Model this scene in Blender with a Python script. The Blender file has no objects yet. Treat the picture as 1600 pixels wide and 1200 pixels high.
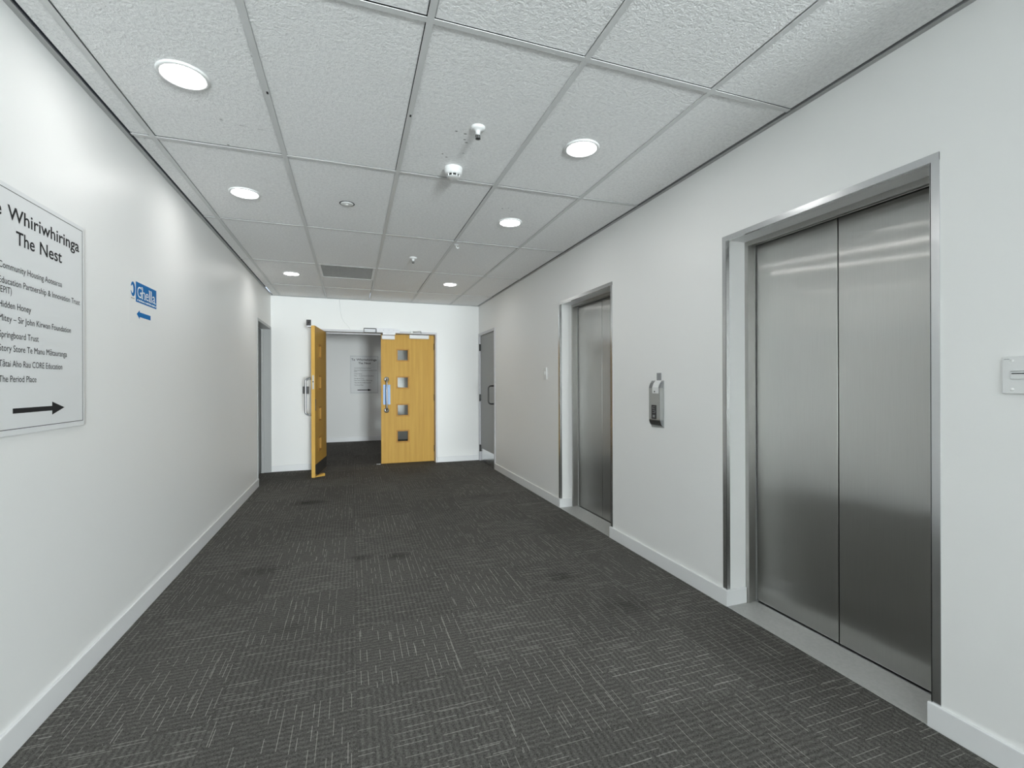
import bpy, bmesh, math, random
from mathutils import Vector, Matrix
random.seed(7)
PI = math.pi
S = bpy.context.scene
C = S.collection

# ------------------------------------------------------------------ camera
F_PX, YAW, V0, ROLL, CAM_Z = 724.2, 0.3329, 600.38, 0.0033, 1.2134
cd = bpy.data.cameras.new('camera')
cam = bpy.data.objects.new('camera', cd); C.objects.link(cam)
cd.sensor_fit = 'HORIZONTAL'; cd.sensor_width = 36.0
cd.lens = 36.0 * F_PX / 1600.0
cd.shift_y = (V0 - 600.0) / 1600.0
cd.clip_start = 0.02
_r = Vector((math.cos(YAW), -math.sin(YAW), 0)); _u = Vector((0, 0, 1)); _f = Vector((math.sin(YAW), math.cos(YAW), 0))
_x = _r * math.cos(ROLL) - _u * math.sin(ROLL); _y = _r * math.sin(ROLL) + _u * math.cos(ROLL)
m = Matrix((( _x.x, _y.x, -_f.x, 0), (_x.y, _y.y, -_f.y, 0), (_x.z, _y.z, -_f.z, CAM_Z), (0, 0, 0, 1)))
cam.matrix_world = m
S.camera = cam

# ------------------------------------------------------------------ world, added rear daylight, exposure
w = bpy.data.worlds.new('daylight'); S.world = w; w.use_nodes = True
w.node_tree.nodes['Background'].inputs['Color'].default_value = (0.62, 0.74, 0.95, 1)
w.node_tree.nodes['Background'].inputs['Strength'].default_value = 1.0
ld = bpy.data.lights.new('rear_fill_light', 'AREA'); ld.shape = 'RECTANGLE'; ld.size = 1.2; ld.size_y = 1.2
ld.energy = 840; ld.color = (0.93, 0.965, 1.0)
lo = bpy.data.objects.new('rear_fill_light', ld); C.objects.link(lo)
lo.location = (1.28, -8.15, 0.77); lo.rotation_euler = (PI / 2, 0, 0)      # added fill light outside the invented rear window, facing in
LAMP = 26.0
S.view_settings.view_transform = 'Standard'; S.view_settings.look = 'None'
S.view_settings.gamma = 1.0; S.view_settings.use_curve_mapping = False
S.view_settings.exposure = 0.88
S.cycles.use_denoising = True
S.cycles.max_bounces = 14; S.cycles.diffuse_bounces = 8; S.cycles.glossy_bounces = 5
S.cycles.transparent_max_bounces = 8
S.cycles.sample_clamp_indirect = 6.0
S.cycles.blur_glossy = 0.3

# ------------------------------------------------------------------ dimensions (metres)
XL, XR, YE, H = -1.0645, 1.9319, 7.211, 2.463
YB = -8.0            # unseen rear end, behind the viewpoint
YLOB = 10.5          # wall of the lobby beyond the wooden doors

# ------------------------------------------------------------------ material helpers
def new_mat(name):
    mt = bpy.data.materials.new(name); mt.use_nodes = True
    nt = mt.node_tree
    return mt, nt, nt.nodes, nt.links, nt.nodes['Principled BSDF']

def M(nt, op, a, b=None, c=None, clamp=False):
    n = nt.nodes.new('ShaderNodeMath'); n.operation = op; n.use_clamp = clamp
    for i, v in enumerate((a, b, c)):
        if v is None: continue
        if isinstance(v, (int, float)): n.inputs[i].default_value = v
        else: nt.links.new(v, n.inputs[i])
    return n.outputs[0]

def noise(nt, vec, scale, detail=3, rough=0.5, dim='3D'):
    n = nt.nodes.new('ShaderNodeTexNoise'); n.noise_dimensions = dim
    n.inputs['Scale'].default_value = scale; n.inputs['Detail'].default_value = detail
    n.inputs['Roughness'].default_value = rough
    if vec is not None: nt.links.new(vec, n.inputs['Vector'])
    return n.outputs[0]

def objco(nt):
    return nt.nodes.new('ShaderNodeTexCoord').outputs['Object']

def mapping(nt, vec, scale):
    n = nt.nodes.new('ShaderNodeMapping'); n.inputs['Scale'].default_value = scale
    nt.links.new(vec, n.inputs['Vector']); return n.outputs[0]

def mixc(nt, fac, a, b):
    n = nt.nodes.new('ShaderNodeMix'); n.data_type = 'RGBA'
    for i, v in ((0, fac), (6, a), (7, b)):
        if isinstance(v, (int, float)): n.inputs[i].default_value = v
        elif isinstance(v, tuple): n.inputs[i].default_value = (*v, 1)
        else: nt.links.new(v, n.inputs[i])
    return n.outputs[2]

def bump(nt, bsdf, h, strength, dist):
    n = nt.nodes.new('ShaderNodeBump'); n.inputs['Strength'].default_value = strength
    n.inputs['Distance'].default_value = dist
    nt.links.new(h, n.inputs['Height']); nt.links.new(n.outputs[0], bsdf.inputs['Normal'])

def plain(name, col, rough=0.5, metal=0.0, var=0.04, scale=6.0, bmp=0.0, bscale=200.0, spec=0.5):
    mt, nt, N, Lk, b = new_mat(name)
    co = objco(nt)
    f = noise(nt, co, scale, 3)
    lo_ = tuple(max(0, c * (1 - var)) for c in col); hi = tuple(min(1, c * (1 + var)) for c in col)
    Lk.new(mixc(nt, f, lo_, hi), b.inputs['Base Color'])
    b.inputs['Roughness'].default_value = rough; b.inputs['Metallic'].default_value = metal
    b.inputs['Specular IOR Level'].default_value = spec
    if bmp: bump(nt, b, noise(nt, co, bscale, 4), bmp, 0.002)
    return mt

def ellipses(nt, x, y, spots):
    """mask from a list of irregular dirt marks: (cx, cy, rx, ry, strength)"""
    out = None
    for cx, cy, rx, ry, st in spots:
        dx = M(nt, 'DIVIDE', M(nt, 'SUBTRACT', x, cx), rx); dy = M(nt, 'DIVIDE', M(nt, 'SUBTRACT', y, cy), ry)
        d = M(nt, 'SQRT', M(nt, 'ADD', M(nt, 'MULTIPLY', dx, dx), M(nt, 'MULTIPLY', dy, dy)))
        v = M(nt, 'MULTIPLY', M(nt, 'SUBTRACT', 1.0, d, clamp=True), st)
        out = v if out is None else M(nt, 'MAXIMUM', out, v)
    return out

# walls: washable white paint
WALL = plain('white_wall_paint', (0.90, 0.905, 0.90), 0.42, var=0.012, scale=1.5, bmp=0.05, bscale=260, spec=0.35)
SKIRT = plain('white_gloss_paint', (0.86, 0.87, 0.88), 0.3, var=0.01)
JAMB = WALL
GRID = plain('grey_ceiling_grid', (0.68, 0.69, 0.69), 0.45, var=0.03)
ANGLE = plain('grey_wall_angle', (0.45, 0.455, 0.455), 0.5, var=0.04)
VOID = plain('dark_void', (0.012, 0.012, 0.012), 0.9, var=0.1)
WPLAST = plain('white_plastic', (0.80, 0.81, 0.81), 0.35, var=0.01)
WBOX = plain('white_powder_coat', (0.80, 0.81, 0.85), 0.4, var=0.01)
PAPER = plain('matt_white_print', (0.80, 0.815, 0.825), 0.45, var=0.008)
BLACK = plain('black_print', (0.022, 0.022, 0.024), 0.6, var=0.05, spec=0.15)
DARK = plain('charcoal_plastic', (0.03, 0.03, 0.032), 0.4, var=0.05)
BROWN = plain('dark_brown_plastic', (0.05, 0.043, 0.04), 0.4, var=0.05)
BLUE = plain('blue_print', (0.0, 0.15, 0.44), 0.5, var=0.03, spec=0.1)
WHITEP = plain('white_print', (0.85, 0.88, 0.90), 0.45, var=0.01)
STICK = plain('sticker_white', (0.89, 0.895, 0.89), 0.4, var=0.01)
GREYP = plain('grey_print', (0.30, 0.31, 0.32), 0.5, var=0.02)
GDOOR = plain('grey_door_paint', (0.24, 0.245, 0.238), 0.34, var=0.02)
GDOOR2 = plain('dark_grey_door_paint', (0.075, 0.08, 0.078), 0.4, var=0.02)
GFRAME = plain('grey_frame_paint', (0.40, 0.41, 0.41), 0.4, var=0.02)
LFRAME = plain('pale_steel_frame_paint', (0.60, 0.60, 0.63), 0.4, var=0.02)
CHROME = plain('satin_chrome', (0.34, 0.35, 0.36), 0.28, 1.0, var=0.02)
DMETAL = plain('dark_metal', (0.09, 0.09, 0.09), 0.35, 1.0, var=0.05)
SILVER = plain('silver_paint', (0.45, 0.46, 0.45), 0.35, 0.3, var=0.02)
BLUEPL = plain('blue_push_plate', (0.10, 0.27, 0.58), 0.35, var=0.03)
STONE = plain('grey_terrazzo', (0.42, 0.425, 0.415), 0.5, var=0.16, scale=70, bmp=0.05, bscale=120)
GALV = plain('grille_aluminium', (0.27, 0.265, 0.25), 0.5, 0.4, var=0.04)

def wood(name, base, dark):
    mt, nt, N, Lk, b = new_mat(name)
    co = objco(nt)
    g1 = noise(nt, mapping(nt, co, (28, 28, 1.1)), 1.0, 5, 0.6)
    g2 = noise(nt, mapping(nt, co, (160, 160, 3.0)), 1.0, 3, 0.6)
    f = M(nt, 'ADD', M(nt, 'MULTIPLY', g1, 0.75), M(nt, 'MULTIPLY', g2, 0.25))
    r = nt.nodes.new('ShaderNodeMapRange'); r.inputs[1].default_value = 0.3; r.inputs[2].default_value = 0.7
    Lk.new(f, r.inputs[0])
    Lk.new(mixc(nt, r.outputs[0], dark, base), b.inputs['Base Color'])
    b.inputs['Roughness'].default_value = 0.5; b.inputs['Specular IOR Level'].default_value = 0.22
    return mt
WOOD = wood('maple_veneer', (0.66, 0.40, 0.085), (0.53, 0.295, 0.055))
WOODE = wood('maple_lipping', (0.70, 0.43, 0.10), (0.60, 0.34, 0.07))
BEAD = wood('maple_beading', (0.58, 0.31, 0.065), (0.44, 0.21, 0.04))

def steel(name, col, rough, aniso, tangent):
    mt, nt, N, Lk, b = new_mat(name)
    co = objco(nt)
    g = noise(nt, mapping(nt, co, (700, 700, 6)), 1.0, 3, 0.6)
    blot = noise(nt, mapping(nt, co, (3, 3, 2)), 1.0, 3, 0.5)
    f = M(nt, 'ADD', M(nt, 'MULTIPLY', g, 0.6), M(nt, 'MULTIPLY', blot, 0.4))
    cx = nt.nodes.new('ShaderNodeCombineXYZ')
    for i in range(3): cx.inputs[i].default_value = tangent[i]
    colour = mixc(nt, f, tuple(c * 0.84 for c in col), tuple(min(1, c * 1.12) for c in col))
    N.remove(b); lobes = []
    for r_, a_ in ((rough, aniso), (rough * 1.9, aniso * 0.72)):        # fine grain lobe and a softer one
        g_ = N.new('ShaderNodeBsdfAnisotropic'); g_.distribution = 'GGX'
        g_.inputs['Roughness'].default_value = r_; g_.inputs['Anisotropy'].default_value = -a_
        Lk.new(colour, g_.inputs['Color']); Lk.new(cx.outputs[0], g_.inputs['Tangent']); lobes.append(g_)
    mx = N.new('ShaderNodeMixShader'); mx.inputs[0].default_value = 0.4
    Lk.new(lobes[0].outputs[0], mx.inputs[1]); Lk.new(lobes[1].outputs[0], mx.inputs[2])
    Lk.new(mx.outputs[0], N['Material Output'].inputs[0])
    return mt
STEEL = steel('brushed_stainless_panel', (0.58, 0.575, 0.56), 0.20, 0.87, (0, 1, 0))
STEELJ = plain('brushed_stainless_jamb', (0.50, 0.495, 0.48), 0.33, 1.0, var=0.08, scale=14)
TRIMS = plain('stainless_corner_trim', (0.70, 0.71, 0.72), 0.22, 1.0, var=0.04, scale=20)
KICK = plain('stainless_kick_plate', (0.40, 0.40, 0.40), 0.2, 1.0, var=0.03)

def emissive(name, strength):
    mt, nt, N, Lk, b = new_mat(name)
    b.inputs['Base Color'].default_value = (0.9, 0.9, 0.9, 1)
    b.inputs['Emission Color'].default_value = (1.0, 0.985, 0.96, 1)
    b.inputs['Emission Strength'].default_value = strength
    return mt
LED = emissive('lit_diffuser', LAMP)

def glass(name, tint):
    mt, nt, N, Lk, b = new_mat(name)
    N.remove(b)
    t = N.new('ShaderNodeBsdfTransparent'); t.inputs[0].default_value = (*tint, 1)
    g = N.new('ShaderNodeBsdfGlossy'); g.inputs['Roughness'].default_value = 0.03
    fr = N.new('ShaderNodeFresnel'); fr.inputs[0].default_value = 1.5
    mx = N.new('ShaderNodeMixShader')
    Lk.new(fr.outputs[0], mx.inputs[0]); Lk.new(t.outputs[0], mx.inputs[1]); Lk.new(g.outputs[0], mx.inputs[2])
    Lk.new(mx.outputs[0], N['Material Output'].inputs[0])
    return mt
GLASS = glass('clear_glass', (0.86, 0.88, 0.87))

def ceiling_tile():
    mt, nt, N, Lk, b = new_mat('textured_ceiling_tile')
    co = objco(nt)
    n1 = noise(nt, co, 62, 4, 0.6)
    n2 = noise(nt, co, 150, 3, 0.6)
    h = M(nt, 'ADD', M(nt, 'MULTIPLY', n1, 0.55), M(nt, 'MULTIPLY', n2, 0.40))
    bump(nt, b, h, 0.8, 0.009)
    sp = N.new('ShaderNodeSeparateXYZ'); Lk.new(co, sp.inputs[0])
    spots = [(-.606, 2.772, .009, .009, 1), (-.590, 2.815, .010, .008, 1), (.494, 2.261, .010, .008, 1), (.542, 2.27, .012, .009, 1), (.551, 2.325, .011, .007, 1), (.567, 2.35, .012, .007, 1),
             (.471, 2.506, .008, .007, 1), (.498, 2.535, .009, .006, 1), (.577, 2.463, .011, .005, .9), (.60, 2.40, .006, .006, .6),
             (-.58, 2.52, .012, .02, .55), (-.50, 2.545, .05, .016, .35), (-.42, 2.555, .04, .012, .35), (1.02, 3.15, .010, .01, .7),
             (1.06, 3.13, .008, .008, .7), (1.10, 3.17, .010, .008, .6), (.93, 4.02, .02, .012, .6), (1.0, 4.03, .012, .008, .6),
             (.86, 1.95, .012, .010, .3), (1.22, 2.05, .05, .03, .2)]
    m1 = ellipses(nt, sp.outputs[0], sp.outputs[1], spots)
    wob = noise(nt, co, 120, 2)
    m1 = M(nt, 'MULTIPLY', m1, M(nt, 'ADD', M(nt, 'MULTIPLY', wob, 1.6), 0.2), clamp=True)
    r = N.new('ShaderNodeMapRange'); r.inputs[1].default_value = 0.15; r.inputs[2].default_value = 0.6
    Lk.new(m1, r.inputs[0])
    blot = noise(nt, co, 7, 4, 0.65)
    r2 = N.new('ShaderNodeMapRange'); r2.inputs[1].default_value = 0.62; r2.inputs[2].default_value = 0.8; r2.inputs[4].default_value = 0.16
    Lk.new(blot, r2.inputs[0])
    rt_ = N.new('ShaderNodeMapRange'); rt_.inputs[1].default_value = 0.36; rt_.inputs[2].default_value = 0.58
    Lk.new(h, rt_.inputs[0])
    base = mixc(nt, rt_.outputs[0], (0.84, 0.845, 0.85), (0.985, 0.99, 0.99))  # pits tinted darker: relief shading put into the tile colour
    base = mixc(nt, r2.outputs[0], base, (0.5, 0.5, 0.49))
    Lk.new(mixc(nt, M(nt, 'MULTIPLY', r.outputs[0], 0.75), base, (0.09, 0.09, 0.085)), b.inputs['Base Color'])
    b.inputs['Roughness'].default_value = 0.75; b.inputs['Specular IOR Level'].default_value = 0.2
    return mt
TILE = ceiling_tile()

def carpet():
    """0.5 m carpet tiles laid quarter-turned: broken pale lines one way, fine ribs across them"""
    mt, nt, N, Lk, b = new_mat('charcoal_carpet_tiles')
    co = objco(nt)
    sp = N.new('ShaderNodeSeparateXYZ'); Lk.new(co, sp.inputs[0])
    X, Y = sp.outputs[0], sp.outputs[1]
    u = M(nt, 'DIVIDE', M(nt, 'SUBTRACT', X, 0.015), 0.5); v = M(nt, 'DIVIDE', M(nt, 'SUBTRACT', Y, 1.93), 0.5)
    iu, iv = M(nt, 'FLOOR', u), M(nt, 'FLOOR', v)
    par = M(nt, 'FLOORED_MODULO', M(nt, 'ADD', iu, iv), 2.0)
    npar = M(nt, 'SUBTRACT', 1.0, par)
    fu, fv = M(nt, 'SUBTRACT', u, iu), M(nt, 'SUBTRACT', v, iv)
    # a runs along the pale lines, c across them
    a = M(nt, 'ADD', M(nt, 'MULTIPLY', fv, npar), M(nt, 'MULTIPLY', fu, par))
    c = M(nt, 'ADD', M(nt, 'MULTIPLY', fu, npar), M(nt, 'MULTIPLY', fv, par))
    wt = N.new('ShaderNodeTexWhiteNoise'); wt.noise_dimensions = '2D'
    cv = N.new('ShaderNodeCombineXYZ'); Lk.new(iu, cv.inputs[0]); Lk.new(iv, cv.inputs[1]); Lk.new(cv.outputs[0], wt.inputs['Vector'])
    tile_r = wt.outputs['Value']
    def wn(x, y, z):
        n = N.new('ShaderNodeTexWhiteNoise'); n.noise_dimensions = '3D'
        k = N.new('ShaderNodeCombineXYZ')
        for i, q in enumerate((x, y, z)):
            if isinstance(q, (int, float)): k.inputs[i].default_value = q
            else: Lk.new(q, k.inputs[i])
        Lk.new(k.outputs[0], n.inputs['Vector']); return n.outputs['Value']
    def dashes(lanes, seglen, prob, width, salt):
        cl = M(nt, 'MULTIPLY', c, lanes); li = M(nt, 'FLOOR', cl); lf = M(nt, 'SUBTRACT', cl, li)
        r1 = wn(li, tile_r, salt)
        al = M(nt, 'ADD', M(nt, 'MULTIPLY', a, seglen), M(nt, 'MULTIPLY', r1, 7.0))
        si = M(nt, 'FLOOR', al); sf = M(nt, 'SUBTRACT', al, si)
        r2 = wn(li, si, M(nt, 'ADD', tile_r, salt + 3.3))
        on = M(nt, 'LESS_THAN', r2, prob)
        ln = M(nt, 'LESS_THAN', sf, M(nt, 'ADD', 0.45, M(nt, 'MULTIPLY', r1, 0.5)))
        pos = M(nt, 'ADD', 0.25, M(nt, 'MULTIPLY', wn(li, tile_r, salt + 9.1), 0.5))
        d = M(nt, 'ABSOLUTE', M(nt, 'SUBTRACT', lf, pos))
        mk = M(nt, 'SUBTRACT', 1.0, M(nt, 'DIVIDE', d, width), clamp=True)
        mk = M(nt, 'MULTIPLY', mk, 1.8, clamp=True)
        return M(nt, 'MULTIPLY', M(nt, 'MULTIPLY', mk, on), ln)
    d1 = dashes(17.0, 3.0, 0.66, 0.055, 1.7)
    d2 = dashes(11.0, 4.2, 0.33, 0.032, 5.9)
    dash = M(nt, 'MAXIMUM', M(nt, 'MULTIPLY', d1, M(nt, 'ADD', 0.65, M(nt, 'MULTIPLY', tile_r, 0.2))), d2)
    # ribs across
    wob = noise(nt, co, 34, 3, 0.6)
    ph = M(nt, 'MULTIPLY', M(nt, 'ADD', M(nt, 'MULTIPLY', a, 22.0), M(nt, 'MULTIPLY', wob, 0.9)), 2 * PI)
    rib = M(nt, 'MULTIPLY', M(nt, 'ADD', M(nt, 'SINE', ph), 1.0), 0.5)
    brk = noise(nt, mapping(nt, co, (46, 46, 1)), 1.0, 2, 0.5)
    rib = M(nt, 'MULTIPLY', rib, M(nt, 'MULTIPLY', M(nt, 'SUBTRACT', brk, 0.22), 1.8, clamp=True))
    pile = noise(nt, co, 430, 3, 0.7)
    pile2 = noise(nt, co, 150, 3, 0.7)
    val = M(nt, 'ADD', 0.018, M(nt, 'MULTIPLY', rib, 0.078))
    val = M(nt, 'ADD', val, M(nt, 'MULTIPLY', M(nt, 'SUBTRACT', pile, 0.40, clamp=True), 0.36))
    val = M(nt, 'ADD', val, M(nt, 'MULTIPLY', M(nt, 'SUBTRACT', pile2, 0.38, clamp=True), 0.26))
    val = M(nt, 'ADD', val, M(nt, 'MULTIPLY', dash, 0.24))
    # worn paler traffic lane, tile to tile shade
    wear = noise(nt, mapping(nt, co, (0.8, 0.5, 1)), 1.0, 3, 0.5)
    val = M(nt, 'MULTIPLY', val, M(nt, 'ADD', 0.72, M(nt, 'MULTIPLY', wear, 0.6)))
    val = M(nt, 'MULTIPLY', val, M(nt, 'ADD', 0.95, M(nt, 'MULTIPLY', tile_r, 0.14)))
    # seams
    e = M(nt, 'MINIMUM', M(nt, 'MINIMUM', fu, M(nt, 'SUBTRACT', 1.0, fu)), M(nt, 'MINIMUM', fv, M(nt, 'SUBTRACT', 1.0, fv)))
    seam = M(nt, 'LESS_THAN', e, 0.0035)
    val = M(nt, 'MULTIPLY', val, M(nt, 'SUBTRACT', 1.0, M(nt, 'MULTIPLY', seam, 0.18)))
    st = ellipses(nt, X, Y, [(-.43, 5.2, .22, .13, 1.0), (.05, 3.42, .10, .07, .8), (.30, 3.37, .13, .09, .8), (.22, 3.39, .05, .04, .6),
                             (1.25, 2.66, .13, .09, .8), (1.38, 4.85, .30, .16, .45), (1.42, 2.2, .2, .14, .5), (-.55, 3.4, .2, .1, .5), (-.3, 2.55, .12, .08, .35)])
    stn = M(nt, 'MULTIPLY', st, M(nt, 'ADD', 0.3, noise(nt, co, 22, 3)), clamp=True)
    val = M(nt, 'MULTIPLY', val, M(nt, 'SUBTRACT', 1.0, M(nt, 'MULTIPLY', stn, 0.75)))
    cc = N.new('ShaderNodeCombineColor')
    Lk.new(M(nt, 'MULTIPLY', val, 1.0), cc.inputs[0]); Lk.new(M(nt, 'MULTIPLY', val, 0.972), cc.inputs[1]); Lk.new(M(nt, 'MULTIPLY', val, 0.905), cc.inputs[2])
    Lk.new(cc.outputs[0], b.inputs['Base Color'])
    b.inputs['Roughness'].default_value = 0.95; b.inputs['Specular IOR Level'].default_value = 0.12
    hh = M(nt, 'ADD', M(nt, 'MULTIPLY', rib, 0.5), M(nt, 'MULTIPLY', pile, 0.6))
    bump(nt, b, hh, 0.8, 0.004)
    return mt
CARPET = carpet()

# ------------------------------------------------------------------ mesh helpers
class MB:
    def __init__(self, *mats):
        self.bm = bmesh.new(); self.mats = list(mats)
    def _mark(self, faces, mi):
        for f in faces: f.material_index = mi
    def box(self, lo, hi, mi=0, bev=0.0, seg=2):
        lo, hi = [min(a, b) for a, b in zip(lo, hi)], [max(a, b) for a, b in zip(lo, hi)]
        vs = [self.bm.verts.new((x, y, z)) for x in (lo[0], hi[0]) for y in (lo[1], hi[1]) for z in (lo[2], hi[2])]
        fs = [self.bm.faces.new([vs[i] for i in q]) for q in ((0, 1, 3, 2), (4, 6, 7, 5), (0, 4, 5, 1), (2, 3, 7, 6), (0, 2, 6, 4), (1, 5, 7, 3))]
        self._mark(fs, mi)
        if bev:
            es = list({e for f in fs for e in f.edges})
            r = bmesh.ops.bevel(self.bm, geom=es, offset=bev, segments=seg, affect='EDGES', profile=0.5)
            self._mark(r['faces'], mi)
        return self
    def lathe(self, prof, c, seg=40, mi=0, axis='z', smooth=True):
        """prof: list of (radius, height) revolved about an axis through c"""
        rings = []
        def pt(r, h, t):
            x, y = r * math.cos(t), r * math.sin(t)
            return {'z': (c[0] + x, c[1] + y, c[2] + h), 'y': (c[0] + x, c[1] + h, c[2] + y), 'x': (c[0] + h, c[1] + x, c[2] + y)}[axis]
        for r, h in prof:
            if r < 1e-6: rings.append([self.bm.verts.new(pt(0, h, 0))])
            else: rings.append([self.bm.verts.new(pt(r, h, 2 * PI * k / seg)) for k in range(seg)])
        for A, B in zip(rings, rings[1:]):
            for k in range(seg):
                q = []
                for v in ((A[k % len(A)]), (A[(k + 1) % len(A)]), (B[(k + 1) % len(B)]), (B[k % len(B)])):
                    if v not in q: q.append(v)
                if len(q) > 2:
                    f = self.bm.faces.new(q); f.material_index = mi; f.smooth = smooth
        return self
    def tube(self, pts, r, seg=14, mi=0):
        pts = [Vector(p) for p in pts]; rings = []; n = len(pts); up = None
        for i, p in enumerate(pts):
            t = (pts[min(i + 1, n - 1)] - pts[max(i - 1, 0)]).normalized()
            if up is None:
                up = Vector((0, 0, 1)) if abs(t.z) < 0.9 else Vector((1, 0, 0))
            s = t.cross(up).normalized(); up = s.cross(t).normalized()
            rings.append([self.bm.verts.new(p + (s * math.cos(2 * PI * k / seg) + up * math.sin(2 * PI * k / seg)) * r) for k in range(seg)])
        for A, B in zip(rings, rings[1:]):
            for k in range(seg):
                f = self.bm.faces.new((A[k], A[(k + 1) % seg], B[(k + 1) % seg], B[k])); f.smooth = True; f.material_index = mi
        for R_ in (rings[0], rings[-1]):
            self.bm.faces.new(R_).material_index = mi
        return self
    def prism(self, pts, vec, mi=0):
        """pts: closed 3D outline, extruded by vec"""
        A = [self.bm.verts.new(p) for p in pts]; B = [self.bm.verts.new(Vector(p) + Vector(vec)) for p in pts]
        fs = [self.bm.faces.new(A), self.bm.faces.new(B)]
        for i in range(len(A)):
            j = (i + 1) % len(A); fs.append(self.bm.faces.new((A[i], A[j], B[j], B[i])))
        self._mark(fs, mi); return self
    def build(self, name, parent=None, mats=None, offset=None):
        bm = self.bm
        bmesh.ops.recalc_face_normals(bm, faces=bm.faces)
        me = bpy.data.meshes.new(name)
        if parent is not None and offset is None: offset = parent.matrix_basis.translation if parent.parent is None else Vector((0, 0, 0))
        if offset is not None: bmesh.ops.translate(bm, verts=bm.verts, vec=-Vector(offset))
        bm.to_mesh(me); bm.free()
        for mt in (mats or self.mats): me.materials.append(mt)
        o = bpy.data.objects.new(name, me); C.objects.link(o)
        if parent is not None: o.parent = parent
        return o

def tag(o, label=None, cat=None, group=None, kind=None):
    for k, v in (('label', label), ('category', cat), ('group', group), ('kind', kind)):
        if v: o[k] = v
    return o
def root(name, loc, rz=0.0, **kw):
    o = bpy.data.objects.new(name, None); C.objects.link(o)
    o.location = loc; o.rotation_euler = (0, 0, rz); o.empty_display_size = 0.1
    return tag(o, **kw)
def dup(o, parent=None):
    c = o.copy(); C.objects.link(c)
    if parent is not None: c.parent = parent
    for ch in list(o.children): dup(ch, c)
    return c

def text_mesh(s, bold=0.0, shear=0.0):
    """2D outline triangles of a line of writing, normalised: x from 0 to 1, y with cap height 1"""
    cu = bpy.data.curves.new('writing', 'FONT'); cu.body = s; cu.size = 1.0; cu.resolution_u = 3; cu.offset = bold; cu.shear = shear
    o = bpy.data.objects.new('writing', cu); C.objects.link(o)
    dg = bpy.context.evaluated_depsgraph_get()
    me = bpy.data.meshes.new_from_object(o.evaluated_get(dg))
    vs = [v.co.copy() for v in me.vertices]; fs = [tuple(p.vertices) for p in me.polygons]
    bpy.data.objects.remove(o); bpy.data.curves.remove(cu); bpy.data.meshes.remove(me)
    x0, x1 = min(v.x for v in vs), max(v.x for v in vs)
    return [((v.x - x0) / (x1 - x0), v.y / 0.729) for v in vs], fs
def write(mb, s, org, right, x0, x1, base, cap, normal, lift=0.0006, bold=0.0, shear=0.0, mi=0):
    """set the line s from x0 to x1 along right (measured from org), baseline height base, capital height cap"""
    vs, fs = text_mesh(s, bold, shear)
    org, right, normal = Vector(org), Vector(right), Vector(normal)
    bv = [mb.bm.verts.new(org + right * (x0 + vx * (x1 - x0)) + Vector((0, 0, base + vy * cap)) + normal * lift) for vx, vy in vs]
    for f in fs:
        try:
            q = mb.bm.faces.new([bv[i] for i in f]); q.material_index = mi
        except ValueError: pass

# ------------------------------------------------------------------ the setting
mb = MB(CARPET); mb.box((-3.4, -8.6, -0.04), (4.4, YLOB, 0.0))
tag(mb.build('floor'), 'charcoal carpet tiles with pale broken lines laid quarter turned', 'floor', kind='structure')

# left wall, with the recessed doorway near its far end
DL0, DL1, DLZ, DLX = 6.240, 7.19, 2.0, -1.18
mb = MB(WALL)
mb.box((XL - 0.25, YB, 0), (XL, DL0, H)); mb.box((XL - 0.25, DL1, 0), (XL, YE, H)); mb.box((XL - 0.25, DL0, DLZ), (XL, DL1, H))
mb.box((XL - 0.30, DL0 - 0.1, 0), (XL - 0.25, DL1 + 0.1, DLZ + 0.1))
tag(mb.build('wall_left'), 'white painted wall carrying the framed directory board', 'wall', kind='structure')

# right wall with two lift openings and the grey door opening
LIFTS = ((1.060, 2.008), (3.200, 4.150))
LZ, RX = 1.995, XR + 0.62
GD0, GD1, GDZ = 6.335, 7.19, 2.005
mb = MB(WALL)
ys = [YB, LIFTS[0][0], LIFTS[0][1], LIFTS[1][0], LIFTS[1][1], GD0, GD1, YE]
for a, b_ in zip(ys[0::2], ys[1::2]): mb.box((XR, a, 0), (XR + 0.30, b_, H))
for a, b_ in LIFTS: mb.box((XR, a, LZ), (XR + 0.30, b_, H))
mb.box((XR, GD0, GDZ), (XR + 0.30, GD1, H))
mb.box((XR + 0.12, GD0 - 0.05, 0), (XR + 0.13, GD1 + 0.02, GDZ + 0.05))
tag(mb.build('wall_right'), 'white painted wall holding both lift entrances', 'wall', kind='structure')

# end wall with the double door opening
EX0, EX1, EZ, EY2 = -0.425, 1.256, 2.02, 7.46
mb = MB(WALL)
mb.box((-3.5, YE, 0), (EX0, EY2, H)); mb.box((EX1, YE, 0), (4.5, EY2, H)); mb.box((EX0, YE, EZ), (EX1, EY2, H))
tag(mb.build('wall_end'), 'white end wall around the wooden double doors', 'wall', kind='structure')

# lobby beyond
mb = MB(WALL); mb.box((-3.4, YLOB, 0), (4.4, YLOB + 0.15, H))
tag(mb.build('wall_lobby'), 'white lobby wall seen through the open doorway', 'wall', kind='structure')
mb = MB(WALL); mb.box((-3.5, EY2 - 0.2, 0), (-3.4, YLOB, H))
tag(mb.build('wall_lobby_left'), 'lobby side wall to the left beyond the doors', 'wall', kind='structure')
mb = MB(WALL); mb.box((4.4, EY2 - 0.2, 0), (4.5, YLOB, H))
tag(mb.build('wall_lobby_right'), 'lobby side wall to the right beyond the doors', 'wall', kind='structure')
mb = MB(TILE); mb.box((-3.5, EY2, H), (4.5, YLOB + 0.1, H + 0.05)); mb.box((-3.5, YE, H), (4.5, EY2, H + 0.05))
tag(mb.build('ceiling_lobby'), 'textured ceiling of the lobby beyond the doors', 'ceiling', kind='structure')

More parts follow.
